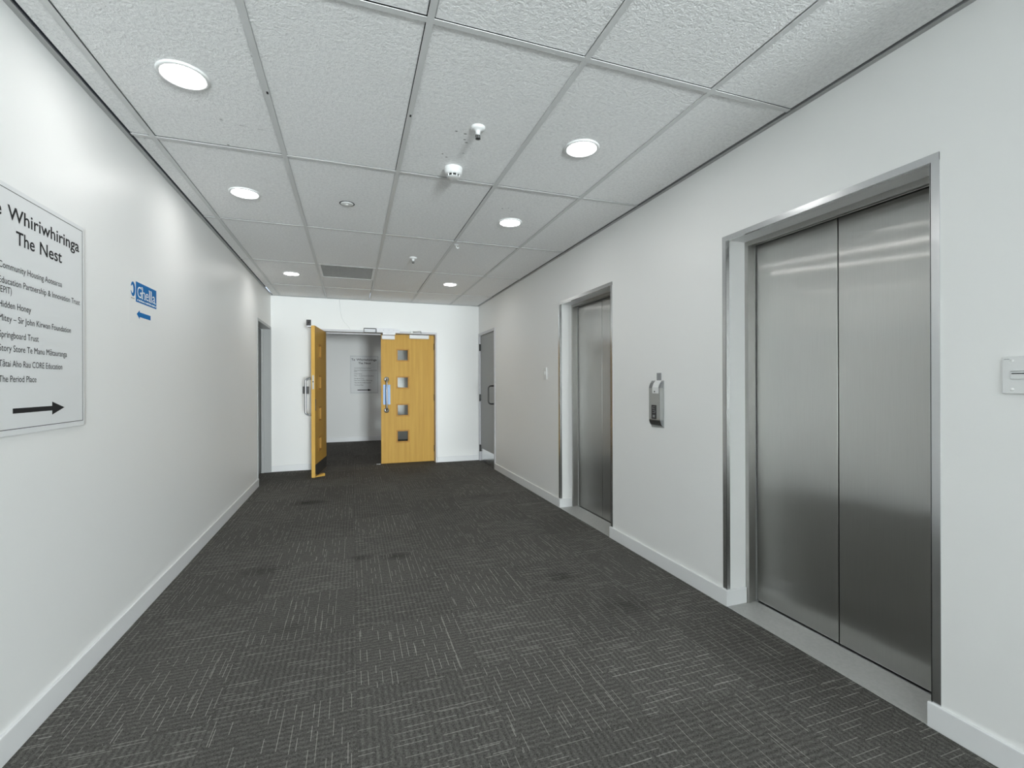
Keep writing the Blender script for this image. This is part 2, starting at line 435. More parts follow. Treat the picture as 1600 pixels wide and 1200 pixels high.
# rear end of the corridor behind the viewpoint, with an added window
WX0, WX1, WZ0, WZ1 = 0.62, 1.90, 0.1, 1.45
mb = MB(WALL)
mb.box((XL - 0.25, YB - 0.12, 0), (WX0, YB, H)); mb.box((WX1, YB - 0.12, 0), (XR + 0.3, YB, H))
mb.box((WX0, YB - 0.12, 0), (WX1, YB, WZ0)); mb.box((WX0, YB - 0.12, WZ1), (WX1, YB, H))
tag(mb.build('wall_back'), 'white rear wall with an opening for the added window', 'wall', kind='structure')
mb = MB(WALL); mb.box((XR - 0.34, -0.75, 0), (XR, -0.40, H))  # unseen pier, added to keep the rear light off the lift reveals
tag(mb.build('shading_pier'), 'unseen white pier added to shade the right wall and lift jambs', 'wall', kind='structure')
wn_ = root('fill_window', (1.26, YB - 0.06, WZ0), label='invented rear window, unseen, added to brighten the corridor', cat='window', kind='structure')  # made-up window, placed low and to the right for its fill light
mb = MB(SILVER)
for x in (WX0, (WX0 + WX1) / 2 - 0.02, WX1 - 0.04): mb.box((x, YB - 0.09, WZ0), (x + 0.04, YB - 0.03, WZ1))
for z in (WZ0, WZ1 - 0.04): mb.box((WX0 + 0.04, YB - 0.085, z), (WX1 - 0.04, YB - 0.035, z + 0.04))
mb.build('window_frame', wn_)
mb = MB(GLASS); mb.box((WX0 + 0.03, YB - 0.063, WZ0 + 0.03), (WX1 - 0.03, YB - 0.057, WZ1 - 0.03)); mb.build('pane', wn_)

# ceiling: lay-in tiles, tee grid and wall angle
XG = [-0.941 + 0.6 * k for k in range(5)]
YG = [1.596 + 1.2 * k for k in range(-8, 5)]
VENT = (-0.341, 0.259, 5.196, 5.796)
mb = MB(TILE, VOID)
T, TZ = 0.011, H + 0.004
xs = [XL + 0.026] + XG + [XR - 0.026]; ysg = [YB] + YG + [YE - 0.026]
for i in range(len(xs) - 1):
    for j in range(len(ysg) - 1):
        x0, x1, y0, y1 = xs[i], xs[i + 1], ysg[j], ysg[j + 1]
        if abs(x0 - VENT[0]) < 1e-3 and abs(y0 - VENT[2]) < 1e-3: y0 = VENT[3]
        if x1 - x0 < 0.02 or y1 - y0 < 0.02: continue
        g = [random.choice((-0.004, 0.0, 0.0032)) for _ in range(4)]
        a0 = x0 + (T + g[0] if i > 0 else 0.005); a1 = x1 - (T + g[1] if i < len(xs) - 2 else 0.005)
        b0 = y0 + (T + g[2] * 0.6 if j > 0 else 0.0); b1 = y1 - (T + g[3] * 0.6 if j < len(ysg) - 2 else 0.004)
        mb.box((a0, b0, TZ + random.uniform(0, 0.002)), (a1, b1, TZ + 0.018), bev=0.002, seg=1)
mb.box((XL - 0.2, YB - 0.1, H + 0.12), (XR + 0.25, YE + 0.02, H + 0.14), mi=1)
ceil = tag(mb.build('ceiling'), 'suspended ceiling of long textured white tiles in a grey grid', 'ceiling', kind='structure')
mb = MB(GRID, VOID)
for x in XG: mb.box((x - 0.012, YB, H), (x + 0.012, YE - 0.02, H + 0.003)); mb.box((x - 0.002, YB, H + 0.003), (x + 0.002, YE - 0.02, H + 0.03))
for y in YG:
    e = [XL + 0.02] + XG + [XR - 0.02]
    for p, q in zip(e, e[1:]): mb.box((p + 0.012, y - 0.0115, H + 0.0006), (q - 0.012, y + 0.0115, H + 0.003))
mb.box((VENT[0] + 0.012, VENT[3] - 0.0115, H + 0.0006), (VENT[1] - 0.012, VENT[3] + 0.0115, H + 0.003))
for x, y in ((-0.337, 2.214), (0.262, 2.19)): mb.box((x - 0.004, y - 0.009, H - 0.0006), (x + 0.004, y + 0.009, H + 0.001), mi=1)
mb.build('ceiling_grid', ceil)
mb = MB(ANGLE)
mb.box((XL, YB, H - 0.001), (XL + 0.021, YE, H + 0.002)); mb.box((XR - 0.021, YB, H - 0.001), (XR, YE, H + 0.002)); mb.box((XL + 0.021, YE - 0.021, H - 0.001), (XR - 0.021, YE, H + 0.002))
mb.box((XL, YB, H), (XL + 0.003, YE, H + 0.03)); mb.box((XR - 0.003, YB, H), (XR, YE, H + 0.03)); mb.box((XL, YE - 0.003, H), (XR, YE, H + 0.03))
mb.build('wall_angle', ceil)

# skirting boards
BH, BT = 0.088, 0.012
def skirt(mb, lo, hi): mb.box(lo, hi, bev=0.003, seg=2)
mb = MB(SKIRT); skirt(mb, (XL, YB, 0.0), (XL + BT, DL0 - 0.004, BH + 0.008))
tag(mb.build('baseboard_left'), 'white skirting along the foot of the left wall', 'baseboard', kind='structure')
mb = MB(SKIRT)
for a, b_ in ((YB, LIFTS[0][0] + 0.012), (LIFTS[0][1] - BT, LIFTS[1][0] + 0.012), (LIFTS[1][1] - BT, GD0 - 0.027)):
    skirt(mb, (XR - BT, a, 0.0), (XR + 0.0005, b_, BH))
for a, b_ in LIFTS:                                       # returns into each lift reveal
    skirt(mb, (XR - 0.001, b_ - BT, 0.0), (XR + 0.127, b_ + 0.0005, BH)); 
tag(mb.build('baseboard_right'), 'white skirting along the lift wall and into its reveals', 'baseboard', kind='structure')
mb = MB(SKIRT); skirt(mb, (XL, YE - BT, 0), (EX0 - 0.001, YE + 0.0005, BH)); skirt(mb, (EX1 + 0.001, YE - BT, 0), (XR - 0.001, YE + 0.0005, BH))
tag(mb.build('baseboard_end'), 'white skirting on both sides of the double doors', 'baseboard', kind='structure')
mb = MB(SKIRT); skirt(mb, (-3.4, YLOB - BT, 0), (4.4, YLOB + 0.0005, 0.10))
tag(mb.build('baseboard_lobby'), 'white skirting at the foot of the lobby wall', 'baseboard', kind='structure')

# ------------------------------------------------------------------ lift entrances
def lift(name, y0, y1, label):
    rt = root(name, (XR, (y0 + y1) / 2, 0), label=label, cat='lift door', kind='structure')
    fx, dx = XR + 0.130, XR + 0.196
    # stainless angle wrapped round the edge of the reveal
    mb = MB(TRIMS)
    w_, t_ = 0.025, 0.0025
    zt = LZ + w_ - 0.004
    zb = BH
    mb.box((XR - t_, y1 - 0.004, zb), (XR, y1 + w_, zt)); mb.box((XR - t_, y1 - t_ - 0.0005, zb), (XR + 0.020, y1 - 0.0005, LZ - 0.001))
    mb.box((XR - t_, y0 - w_, zb), (XR, y0 + 0.004, zt)); mb.box((XR - t_, y0 + 0.0005, zb), (XR + 0.020, y0 + t_ + 0.0005, LZ - 0.001))
    mb.box((XR - t_ * 1.1, y0 - w_, LZ - 0.006), (XR, y1 + w_, zt + 0.001)); mb.box((XR - t_, y0 + 0.003, LZ - t_ - 0.001), (XR + 0.020, y1 - 0.003, LZ - 0.001))
    mb.build('corner_trim', rt)
    # stainless frame: face, jamb returns, header with a drip lip
    fw = 0.024
    mb = MB(STEELJ)
    mb.box((fx, y0, 0.006), (fx + 0.014, y0 + fw, LZ - 0.0005)); mb.box((fx, y1 - fw, 0.006), (fx + 0.014, y1, LZ - 0.0005)); mb.box((fx, y0 + fw, LZ - fw), (fx + 0.014, y1 - fw, LZ - 0.0005))
    mb.box((fx + 0.014, y0, 0.006), (fx + 0.055, y0 + fw - 0.006, LZ - 0.001)); mb.box((fx + 0.014, y1 - fw + 0.006, 0.006), (fx + 0.055, y1, LZ - 0.001))
    mb.box((fx + 0.014, y0 + fw - 0.006, LZ - fw + 0.005), (fx + 0.055, y1 - fw + 0.006, LZ - 0.001))
    mb.box((fx + 0.028, y0 + fw - 0.006, LZ - fw - 0.001), (fx + 0.032, y1 - fw + 0.006, LZ - fw + 0.006))
    mb.build('door_frame', rt)
    mb = MB(VOID); mb.box((dx + 0.05, y0 - 0.1, -0.02), (dx + 0.06, y1 + 0.1, LZ + 0.1)); mb.box((fx + 0.056, y0, LZ - 0.012), (dx + 0.05, y1, LZ + 0.02))
    mb.build('lift_shaft', rt)
    mid = (y0 + y1) / 2
    for a, b_ in ((y0 + fw - 0.006, mid - 0.0025), (mid + 0.0025, y1 - fw + 0.006)):
        mb = MB(STEEL); mb.box((dx, a, 0.010), (dx + 0.03, b_, LZ + 0.01), bev=0.0025, seg=2); mb.build('door_panel', rt)
    mb = MB(STONE, TRIMS)
    mb.box((XR - 0.0115, y0 + 0.013, -0.01), (dx - 0.012, y1 - BT - 0.0005, 0.004)); mb.box((dx - 0.012, y0 + 0.002, -0.01), (dx + 0.03, y1 - 0.002, 0.006), mi=1)
    mb.box((XR - 0.0155, y0 + 0.013, -0.01), (XR - 0.0115, y1 - BT, 0.0055), mi=1)
    mb.build('threshold', rt)
lift('door_1', *LIFTS[0], 'nearest lift entrance with two brushed stainless panels and grey threshold')
lift('door_2', *LIFTS[1], 'farther lift entrance, narrow in view, left of the wall call panel')

# ------------------------------------------------------------------ grey flush door at the far end of the right wall
d = root('door_3', (XR, GD1, 0), label='grey painted flush door in right wall beside the wooden doors', cat='door', kind='structure')
mb = MB(GFRAME, LFRAME)
mb.box((XR - 0.010, GD0 - 0.022, 0), (XR + 0.12, GD0 + 0.02, GDZ + 0.017), mi=1); mb.box((XR - 0.010, GD1 - 0.03, 0), (XR + 0.12, GD1 + 0.008, GDZ + 0.017), mi=1)
mb.box((XR - 0.010, GD0 + 0.02, GDZ - 0.022), (XR + 0.12, GD1 - 0.03, GDZ + 0.017), mi=1)
mb.build('door_frame', d)
mb = MB(GDOOR); mb.box((XR + 0.014, GD0 + 0.023, 0.008), (XR + 0.055, GD1 - 0.033, GDZ - 0.025), bev=0.002); mb.build('door_leaf', d)
mb = MB(TRIMS); mb.box((XR + 0.0125, GD0 + 0.03, 0.012), (XR + 0.014, GD1 - 0.04, 0.20)); mb.build('kick_plate', d)
for z in (1.80, 1.0, 0.2):
    mb = MB(DMETAL); mb.lathe([(0, -0.055), (0.011, -0.055), (0.011, 0.055), (0, 0.055)], (XR + 0.001, GD1 - 0.033, z), 16)
    mb.box((XR + 0.002, GD1 - 0.06, z - 0.05), (XR + 0.013, GD1 - 0.006, z + 0.05)); mb.build('hinge', d)
def d_handle(mb, base, out, zc, half, r, off, steps=6):
    """D pull: bar parallel to z, rounded corners, stems along out"""
    base, out = Vector(base), Vector(out)
    cr = min(off * 0.75, 0.04); pts = [base + Vector((0, 0, zc + half))]
    for k in range(steps + 1):
        t = PI / 2 * k / steps
        pts.append(base + out * (off - cr + cr * math.sin(t)) + Vector((0, 0, zc + half - cr + cr * math.cos(t))))
    for k in range(steps + 1):
        t = PI / 2 * k / steps
        pts.append(base + out * (off - cr + cr * math.cos(t)) + Vector((0, 0, zc - half + cr - cr * math.sin(t))))
    pts.append(base + Vector((0, 0, zc - half)))
    mb.tube(pts, r)
mb = MB(DMETAL); d_handle(mb, (XR + 0.014, GD0 + 0.09, 0), (-1, 0, 0), 1.06, 0.13, 0.010, 0.085); mb.build('door_handle', d)

# ------------------------------------------------------------------ recessed dark door in the left wall
d = root('door_4', (XL, DL1, 0), label='recessed dark grey door at the far end of the left wall', cat='door', kind='structure')
mb = MB(GFRAME)
mb.box((DLX, DL1 - 0.012, 0), (XL + 0.006, DL1 + 0.004, DLZ + 0.02)); mb.box((DLX, DL0 - 0.018, 0), (XL + 0.006, DL0 + 0.012, DLZ + 0.02))
mb.box((DLX, DL0 + 0.012, DLZ - 0.012), (XL + 0.006, DL1 - 0.012, DLZ + 0.02))
mb.box((DLX + 0.0, DL1 - 0.03, 0), (DLX + 0.03, DL1 - 0.012, DLZ - 0.012))
mb.build('door_frame', d)
mb = MB(GDOOR2); mb.box((DLX - 0.045, DL0 + 0.003, 0.008), (DLX - 0.003, DL1 - 0.006, DLZ - 0.016), bev=0.002); mb.build('door_leaf', d)

# ------------------------------------------------------------------ wooden double doors
mb = MB(LFRAME)
FY0, FY1, DY = YE - 0.010, 7.44, 7.330
mb.box((EX0, FY0, 0), (-0.400, FY1, EZ)); mb.box((1.232, FY0, 0), (EX1, FY1, EZ)); mb.box((-0.400, FY0, 1.990), (1.232, FY1, EZ))
mb.box((-0.400, DY + 0.048, 0), (-0.385, DY + 0.078, 1.975)); mb.box((1.217, DY + 0.048, 0), (1.232, DY + 0.078, 1.975)); mb.box((-0.400, DY + 0.048, 1.975), (1.232, DY + 0.078, 1.990))
tag(mb.build('trim_1'), 'pale grey steel frame around the wooden double doors', 'door frame', kind='structure')

LW, LT, LH = 0.806, 0.045, 1.977
WIN = [(zc - 0.083, zc + 0.083) for zc in (1.660, 1.237, 0.812, 0.408)]
def leaf(name, loc, sgn, rz, label):
    """leaf in local space: hinge at x=0, free edge at x=sgn*LW, front face y=0 looking to -y"""
    rt = root(name, loc, rz, label=label, cat='door', kind='structure')
    O0 = Vector((0, 0, 0))
    X = lambda q: sgn * q
    wx0, wx1 = LW - 0.405, LW - 0.239          # window opening measured from the hinge
    mb = MB(WOOD)
    mb.box((X(0.002), 0, 0), (X(wx0), LT, LH)); mb.box((X(wx1), 0, 0), (X(LW - 0.006), LT, LH))
    zz = [0] + [q for w2 in reversed(WIN) for q in w2] + [LH]
    for a, b_ in zip(zz[0::2], zz[1::2]): mb.box((X(wx0), 0, a), (X(wx1), LT, b_))
    mb.build('leaf_panel', rt, offset=O0)
    mb = MB(WOODE); mb.box((X(LW - 0.006), 0, 0), (X(LW), LT, LH)); mb.build('edge_lipping', rt, offset=O0)
    for a, b_ in WIN:
        bd = MB(BEAD)
        for (p, q, r_, s_) in ((wx0 - 0.016, wx0 + 0.006, a - 0.016, b_ + 0.016), (wx1 - 0.006, wx1 + 0.016, a - 0.016, b_ + 0.016)):
            for yy in ((-0.004, 0.012), (LT - 0.012, LT + 0.004)): bd.box((X(p), yy[0], r_), (X(q), yy[1], s_), bev=0.0015, seg=1)
        for (r_, s_) in ((a - 0.016, a + 0.006), (b_ - 0.006, b_ + 0.016)):
            for yy in ((-0.004, 0.012), (LT - 0.012, LT + 0.004)): bd.box((X(wx0 + 0.006), yy[0], r_), (X(wx1 - 0.006), yy[1], s_), bev=0.0015, seg=1)
        f = bd.build('window_beading', rt, offset=O0)
        g = MB(GLASS); g.box((X(wx0), 0.019, a), (X(wx1), 0.025, b_)); g.build('pane', f, offset=O0)
    # pull handle on the front face with round roses
    hx = LW - 0.078
    h = MB(CHROME); d_handle(h, (X(hx), 0, 0), (0, -1, 0), 1.05, 0.237, 0.013, 0.085)
    for z in (1.287, 0.813): h.lathe([(0, 0), (0.038, 0), (0.038, -0.006), (0.030, -0.010), (0, -0.010)], (X(hx), 0, z), 28, axis='y')
    h.build('pull_handle', rt, offset=O0)
    p = MB(BLUEPL); p.box((X(hx - 0.058), -0.002, 0.90), (X(hx + 0.050), 0.0, 1.205)); p.build('push_plate', rt, offset=O0)
    k = MB(KICK); k.box((X(0.01), LT, 0.004), (X(LW - 0.008), LT + 0.0015, 0.165)); k.build('kick_plate', rt, offset=O0)
    for z in (1.80, 1.0, 0.20):
        q = MB(DMETAL); q.lathe([(0, -0.05), (0.008, -0.05), (0.008, 0.05), (0, 0.05)], (X(-0.001), -0.006, z), 14); q.build('hinge', rt, offset=O0)
    return rt, X, O0
ZL = 0.008
rt, X, O0 = leaf('door_5', (-0.398, DY, ZL), 1, math.radians(-97.0), 'open wooden door leaf swung towards the viewer, seen almost edge on')
mb = MB(SILVER, VOID); mb.box((LW - 0.0005, 0.012, 1.15), (LW + 0.0012, 0.033, 1.33)); mb.lathe([(0, 0.0016), (0.008, 0.0016), (0.008, 0.0012)], (LW, 0.022, 1.245), 14, mi=1, axis='x'); mb.build('lock_faceplate', rt, offset=O0)
mb = MB(BROWN); mb.box((LW - 0.03, LT, 0.87), (LW - 0.012, LT + 0.006, 1.02)); mb.build('flush_bolt', rt, offset=O0)
mb = MB(WBOX, DARK, BLACK)                       # bracket and armature of the magnetic lock, standing above the leaf top
mb.box((LW - 0.16, -0.055, LH - 0.015), (LW - 0.02, 0.0, LH + 0.000)); mb.box((LW - 0.15, -0.052, LH), (LW - 0.03, -0.040, LH + 0.06))
mb.box((LW - 0.022, -0.060, LH), (LW - 0.016, -0.004, LH + 0.075), mi=1); mb.lathe([(0, 0.002), (0.008, 0.002), (0.008, 0)], (LW - 0.016, -0.030, LH + 0.035), 12, mi=2, axis='x')
mb.build('armature_bracket', rt, offset=O0)
rt, X, O0 = leaf('door_6', (1.230, DY, ZL), -1, 0.0, 'closed wooden door leaf with four small square windows and blue plate')
mb = MB(WBOX); mb.box((X(LW - 0.008), -0.055, LH - 0.082), (X(LW - 0.200), 0.0, LH - 0.024), bev=0.003); mb.build('armature_plate', rt, offset=O0)
mb = MB(WPLAST, SILVER)
mb.box((X(0.085), -0.050, LH - 0.062), (X(0.385), 0.0, LH - 0.002), bev=0.004)
cl_ = mb.build('door_closer', rt, offset=O0)
mb = MB(SILVER); mb.lathe([(0, 0.006), (0.014, 0.006), (0.014, -0.012), (0, -0.012)], (X(0.20), -0.025, LH + 0.008), 16)
a0, a1, a2 = (X(0.20), -0.030, LH + 0.014), (X(0.235), -0.215, LH + 0.034), (X(0.35), -0.135, LH + 0.030)
mb.tube([a0, a1], 0.008, 8); mb.tube([a1, a2], 0.008, 8); mb.box((a2[0] - 0.03, -0.145, LH + 0.012), (a2[0] + 0.03, -0.128, LH + 0.042))
mb.build('closer_arm', cl_, offset=O0)

# ------------------------------------------------------------------ hardware on and by the double door
o = root('magnetic_lock', (0.5, YE - 0.010, 1.97), label='white magnetic lock housing on the door head above the closed leaf', cat='door lock')
mb = MB(WBOX, GREYP); mb.box((0.352, YE - 0.052, 1.992), (0.622, YE - 0.0102, 2.056), bev=0.003); mb.box((0.440, YE - 0.052, 1.962), (0.622, YE + 0.060, 1.992))
for x in (0.40, 0.452, 0.53, 0.60): mb.lathe([(0, -0.0015), (0.004, -0.0015), (0.004, 0)], (x, YE - 0.052, 2.027), 10, mi=1, axis='y')
mb.build('lock_body', o)
mb = MB(WBOX); mb.box((0.6225, YE - 0.036, 1.992), (0.688, YE - 0.0102, 2.046), bev=0.003); mb.build('end_cover', o)
o = root('lock_magnet', (0.26, YE - 0.010, 1.99), label='bare lock magnet with black edges on the door head above the opening', cat='door lock')
mb = MB(DARK); mb.box((0.168, YE - 0.040, 1.990), (0.178, YE - 0.0102, 2.050)); mb.box((0.338, YE - 0.040, 1.990), (0.348, YE - 0.0102, 2.050)); mb.box((0.178, YE - 0.040, 2.038), (0.338, YE - 0.0102, 2.052)); mb.box((0.178, YE - 0.040, 1.988), (0.338, YE - 0.0102, 1.994))
mb.build('housing', o)
mb = MB(WBOX, GREYP); mb.box((0.178, YE - 0.034, 1.994), (0.338, YE - 0.0102, 2.038)); mb.box((0.178, YE - 0.036, 2.011), (0.338, YE - 0.034, 2.016), mi=1); mb.build('magnet_face', o)
o = root('card_reader', (-0.61, YE, 1.09), label='small dark card reader on end wall behind the open leaf handle', cat='card reader')
mb = MB(BROWN); mb.box((-0.658, YE - 0.022, 1.088), (-0.578, YE, 1.192), bev=0.005); mb.build('body', o)
mb = MB(DARK); mb.box((-0.645, YE - 0.024, 1.10), (-0.591, YE - 0.022, 1.135)); mb.build('reader_face', o)
mb = MB(WPLAST)
mb.tube([(-0.165, YE - 0.004, 2.458), (-0.158, YE - 0.004, 2.36), (-0.150, YE - 0.004, 2.27), (-0.132, YE - 0.004, 2.19), (-0.10, YE - 0.004, 2.13), (-0.055, YE - 0.004, 2.085), (-0.02, YE - 0.004, 2.03), (-0.015, YE - 0.006, 2.021)], 0.0032, 8)
tag(mb.build('cable'), 'thin white cable running down the end wall to the door head', 'cable')
mb = MB(WOODE); mb.prism([(-0.46, 6.585, 0.001), (-0.34, 6.66, 0.001), (-0.34, 6.66, 0.036), (-0.46, 6.585, 0.006)], (-0.028, 0.038, 0))
tag(mb.build('door_wedge'), 'small pale wooden wedge at the foot of the open leaf', 'door wedge')
mb = MB(TRIMS, VOID); mb.box((0.355, 7.318, 0.0), (0.415, 7.372, 0.004), bev=0.001, seg=1); mb.lathe([(0, 0.0044), (0.008, 0.0044), (0.008, 0.004)], (0.385, 7.345, 0), 12, mi=1)
tag(mb.build('floor_strike'), 'small steel bolt keeper set in carpet below the closed leaf', 'door hardware')

# ------------------------------------------------------------------ directory boards
LINES = [('Community Housing Aotearoa', 0.340, 1.593), ('Education Partnership & Innovation Trust', 0.464, 1.544), ('(EPIT)', 0.060, 1.514),
         ('Hidden Honey', 0.157, 1.467), ('Mitey \u2013 Sir John Kirwan Foundation', 0.399, 1.423), ('Springboard Trust', 0.198, 1.370),
         ('Story Store Te Manu M\u0101tauranga', 0.371, 1.326), ('T\u0101tai Aho Rau CORE Education', 0.340, 1.276), ('The Period Place', 0.185, 1.226)]
def board(name, loc, right, nrm, label, group):
    """A1 directory panel; loc is the lower left corner on the wall"""
    rt = root(name, loc, label=label, cat='sign', group=group)
    loc, right, nrm = Vector(loc), Vector(right), Vector(nrm)
    W_, H_, T_ = 0.583, 0.822, 0.008
    P = lambda q, z, n: loc + right * q + Vector((0, 0, z)) + nrm * n
    mb = MB(PAPER); mb.box(P(0, 0, 0.003), P(W_, H_, T_), bev=0.001, seg=1); mb.box(P(0.06, 0.06, 0), P(W_ - 0.06, H_ - 0.06, 0.003)); mb.build('panel', rt)
    mb = MB(BLACK); b0, b1, t = 0.012, 0.020, 0.0022
    n0, n1 = T_, T_ + 0.0004
    mb.box(P(b0, b1, n0), P(W_ - b0, b1 + t, n1)); mb.box(P(b0, H_ - b1 + 0.004, n0), P(W_ - b0, H_ - b1 + 0.004 - t, n1))
    mb.box(P(b0, b1, n0), P(b0 + t, H_ - b1 + 0.004, n1)); mb.box(P(W_ - b0, b1, n0), P(W_ - b0 - t, H_ - b1 + 0.004, n1)); mb.build('border_line', rt)
    mb = MB(BLACK)
    write(mb, 'Te', loc, right, 0.028, 0.1, 0.7115, 0.047, nrm, T_ + 0.0006, bold=0.012); mb.build('title_lettering', rt)
    mb = MB(BLACK)
    write(mb, 'Whiriwhiringa', loc, right, 0.128, 0.546, 0.7115, 0.047, nrm, T_ + 0.0006, bold=0.012); mb.build('title_lettering', rt)
    mb = MB(BLACK)
    write(mb, 'The', loc, right, 0.168, 0.264, 0.637, 0.047, nrm, T_ + 0.0006, bold=0.012); mb.build('title_lettering', rt)
    mb = MB(BLACK)
    write(mb, 'Nest', loc, right, 0.293, 0.426, 0.637, 0.047, nrm, T_ + 0.0006, bold=0.012); mb.build('title_lettering', rt)
    for s, x1, z in LINES:
        mb = MB(BLACK); write(mb, s, loc, right, 0.086, 0.086 + x1, z - 1.049, 0.0225, nrm, T_ + 0.0006); mb.build('list_lettering', rt)
    mb = MB(BLACK)
    pts = [(0.150, 0.0725), (0.363, 0.0725), (0.363, 0.057), (0.440, 0.081), (0.363, 0.105), (0.363, 0.0895), (0.150, 0.0895)]
    mb.prism([P(q, z, T_) for q, z in pts], nrm * 0.0006); mb.build('arrow', rt)
    return rt
board('directory_sign', (XL, 1.832, 1.049), (0, 1, 0), (1, 0, 0), 'large white tenant directory board mounted on the left wall', 'directory boards')
board('directory_sign', (-0.038 + 0.005, YLOB, 1.020), (1, 0, 0), (0, -1, 0), 'white directory board on the lobby wall seen through the open doorway', 'directory boards')

# sticker with logo and arrow
rt = root('direction_sticker', (XL, 3.03, 1.54), label='small blue and white direction sticker on the left wall', cat='sign')
P = lambda y, z, n=0.0: (XL + n, y, z)
mb = MB(STICK); mb.box(P(2.852, 1.535), P(3.216, 1.765, 0.0002)); mb.build('backing_sheet', rt)
mb = MB(BLUE); mb.box(P(2.929, 1.652, 0.0002), P(3.197, 1.758, 0.0007)); mb.build('name_panel', rt)
mb = MB(WHITEP)
LET = [('G', 2.945, 2.998), ('h', 3.003, 3.045), ('e', 3.050, 3.088), ('l', 3.095, 3.107), ('l', 3.118, 3.130), ('a', 3.139, 3.180)]
for s, a, b_ in LET: write(mb, s, (XL, 0, 0), (0, 1, 0), a, b_, 1.679, 0.062, (1, 0, 0), 0.0011)
for y in (3.006, 3.1005, 3.1245): mb.box(P(y - 0.010, 1.737, 0.0007), P(y + 0.004, 1.741, 0.0011))          # serifs
for y in (3.007, 3.041, 3.101, 3.124): mb.box(P(y - 0.010, 1.678, 0.0007), P(y + 0.010, 1.682, 0.0011))
mb.box(P(2.984, 1.707, 0.0007), P(3.003, 1.711, 0.0011)); mb.box(P(3.174, 1.678, 0.0007), P(3.189, 1.682, 0.0011))
mb.build('name_lettering', rt)
mb = MB(WHITEP); x = 2.944
while x < 3.185:                                   # illegible line of small print
    wd = random.uniform(0.006, 0.016); mb.prism([P(x, 1.660, 0.0007), P(x + wd, 1.660, 0.0007), P(x + wd + 0.003, 1.668 + random.uniform(0, 0.003), 0.0007), P(x + 0.003, 1.667, 0.0007)], (0.0004, 0, 0)); x += wd + random.choice((0.003, 0.003, 0.008))
mb.build('small_print', rt)
def ell(cy, cz, ry, rz, t0, t1, n=28): return [(cy + ry * math.cos(t0 + (t1 - t0) * k / n), cz + rz * math.sin(t0 + (t1 - t0) * k / n)) for k in range(n + 1)]
mb = MB(BLUE, GREYP)
outer = ell(2.8955, 1.7115, 0.0255, 0.038, math.radians(-165), math.radians(160)); inner = ell(2.889, 1.711, 0.0125, 0.022, math.radians(140), math.radians(-140))
mb.prism([P(y, z, 0.0002) for y, z in outer + inner], (0.0006, 0, 0))
for k in range(3): mb.box(P(2.874 + k * 0.014, 1.661, 0.0002), P(2.884 + k * 0.014, 1.667, 0.0006), mi=1)
mb.build('emblem', rt)
mb = MB(BLUE)
mb.prism([P(y, z, 0.0002) for y, z in ((2.939, 1.589), (2.974, 1.612), (2.974, 1.602), (3.115, 1.602), (3.115, 1.577), (2.974, 1.577), (2.974, 1.566))], (0.0006, 0, 0)); mb.build('arrow', rt)

# ------------------------------------------------------------------ wall devices on the right wall
rt = root('lift_call_panel', (XR, 2.6, 0.92), label='silver lift call panel with dark display between the two lifts', cat='call panel')
y0, y1 = 2.540, 2.668
mb = MB(SILVER); mb.box((XR - 0.004, y0, 0.922), (XR, y1 + 0.006, 1.235), bev=0.002); mb.build('back_plate', rt)
prof = [(XR - 0.004, 0.930), (XR - 0.008, 0.931), (XR - 0.016, 0.938), (XR - 0.024, 0.952), (XR - 0.029, 0.968), (XR - 0.030, 0.975), (XR - 0.030, 1.185), (XR - 0.029, 1.192), (XR - 0.024, 1.208), (XR - 0.016, 1.221), (XR - 0.008, 1.228), (XR - 0.004, 1.229)]
mb = MB(SILVER); mb.prism([(x, y0 + 0.004, z) for x, z in prof[5:7] + [(XR - 0.004, 1.185), (XR - 0.004, 0.975)]], (0, y1 - y0 - 0.008, 0)); mb.build('front_cover', rt)
for nm, sl in (('lower_bezel', prof[0:6] + [(XR - 0.004, 0.975)]), ('upper_bezel', [(XR - 0.004, 1.185)] + prof[6:12])):
    mb = MB(CHROME); mb.prism([(x, y0 + 0.004, z) for x, z in sl], (0, y1 - y0 - 0.008, 0)); mb.build(nm, rt)
mb = MB(DARK); mb.box((XR - 0.032, 2.582, 0.980), (XR - 0.030, 2.634, 1.072)); dp = mb.build('display', rt)
mb = MB(GREYP)                                        # unlit digit strokes and arrows
for z in (0.990, 1.020, 1.045):
    mb.box((XR - 0.0326, 2.594, z), (XR - 0.032, 2.622, z + 0.003)); mb.box((XR - 0.0326, 2.594, z + 0.013), (XR - 0.032, 2.622, z + 0.016)); mb.box((XR - 0.0326, random.choice((2.594, 2.619)), z + 0.003), (XR - 0.032, 2.6218, z + 0.013) if z > 1.03 else (XR - 0.032, 2.5975, z + 0.013))
mb.build('display_segments', dp, offset=rt.location)
rt2 = rt
mb = MB(WPLAST); mb.prism([(XR - 0.0305, 2.560, 1.150), (XR - 0.0335, 2.560, 1.150), (XR - 0.0335, 2.560, 1.190), (XR - 0.024, 2.560, 1.216), (XR - 0.006, 2.560, 1.236), (XR - 0.004, 2.560, 1.236), (XR - 0.020, 2.560, 1.214), (XR - 0.0305, 2.560, 1.188)], (0, 0.062, 0)); mb.build('hanging_strap', rt2)
mb = MB(GREYP); mb.box((XR - 0.005, 2.568, 1.236), (XR - 0.001, 2.612, 1.285)); mb.build('hanging_tab', rt2)
mb = MB(DMETAL); mb.lathe([(0, -0.0350), (0.005, -0.0350), (0.005, -0.0335)], (XR, 2.597, 1.162), 12, axis='x'); mb.build('strap_rivet', rt2)

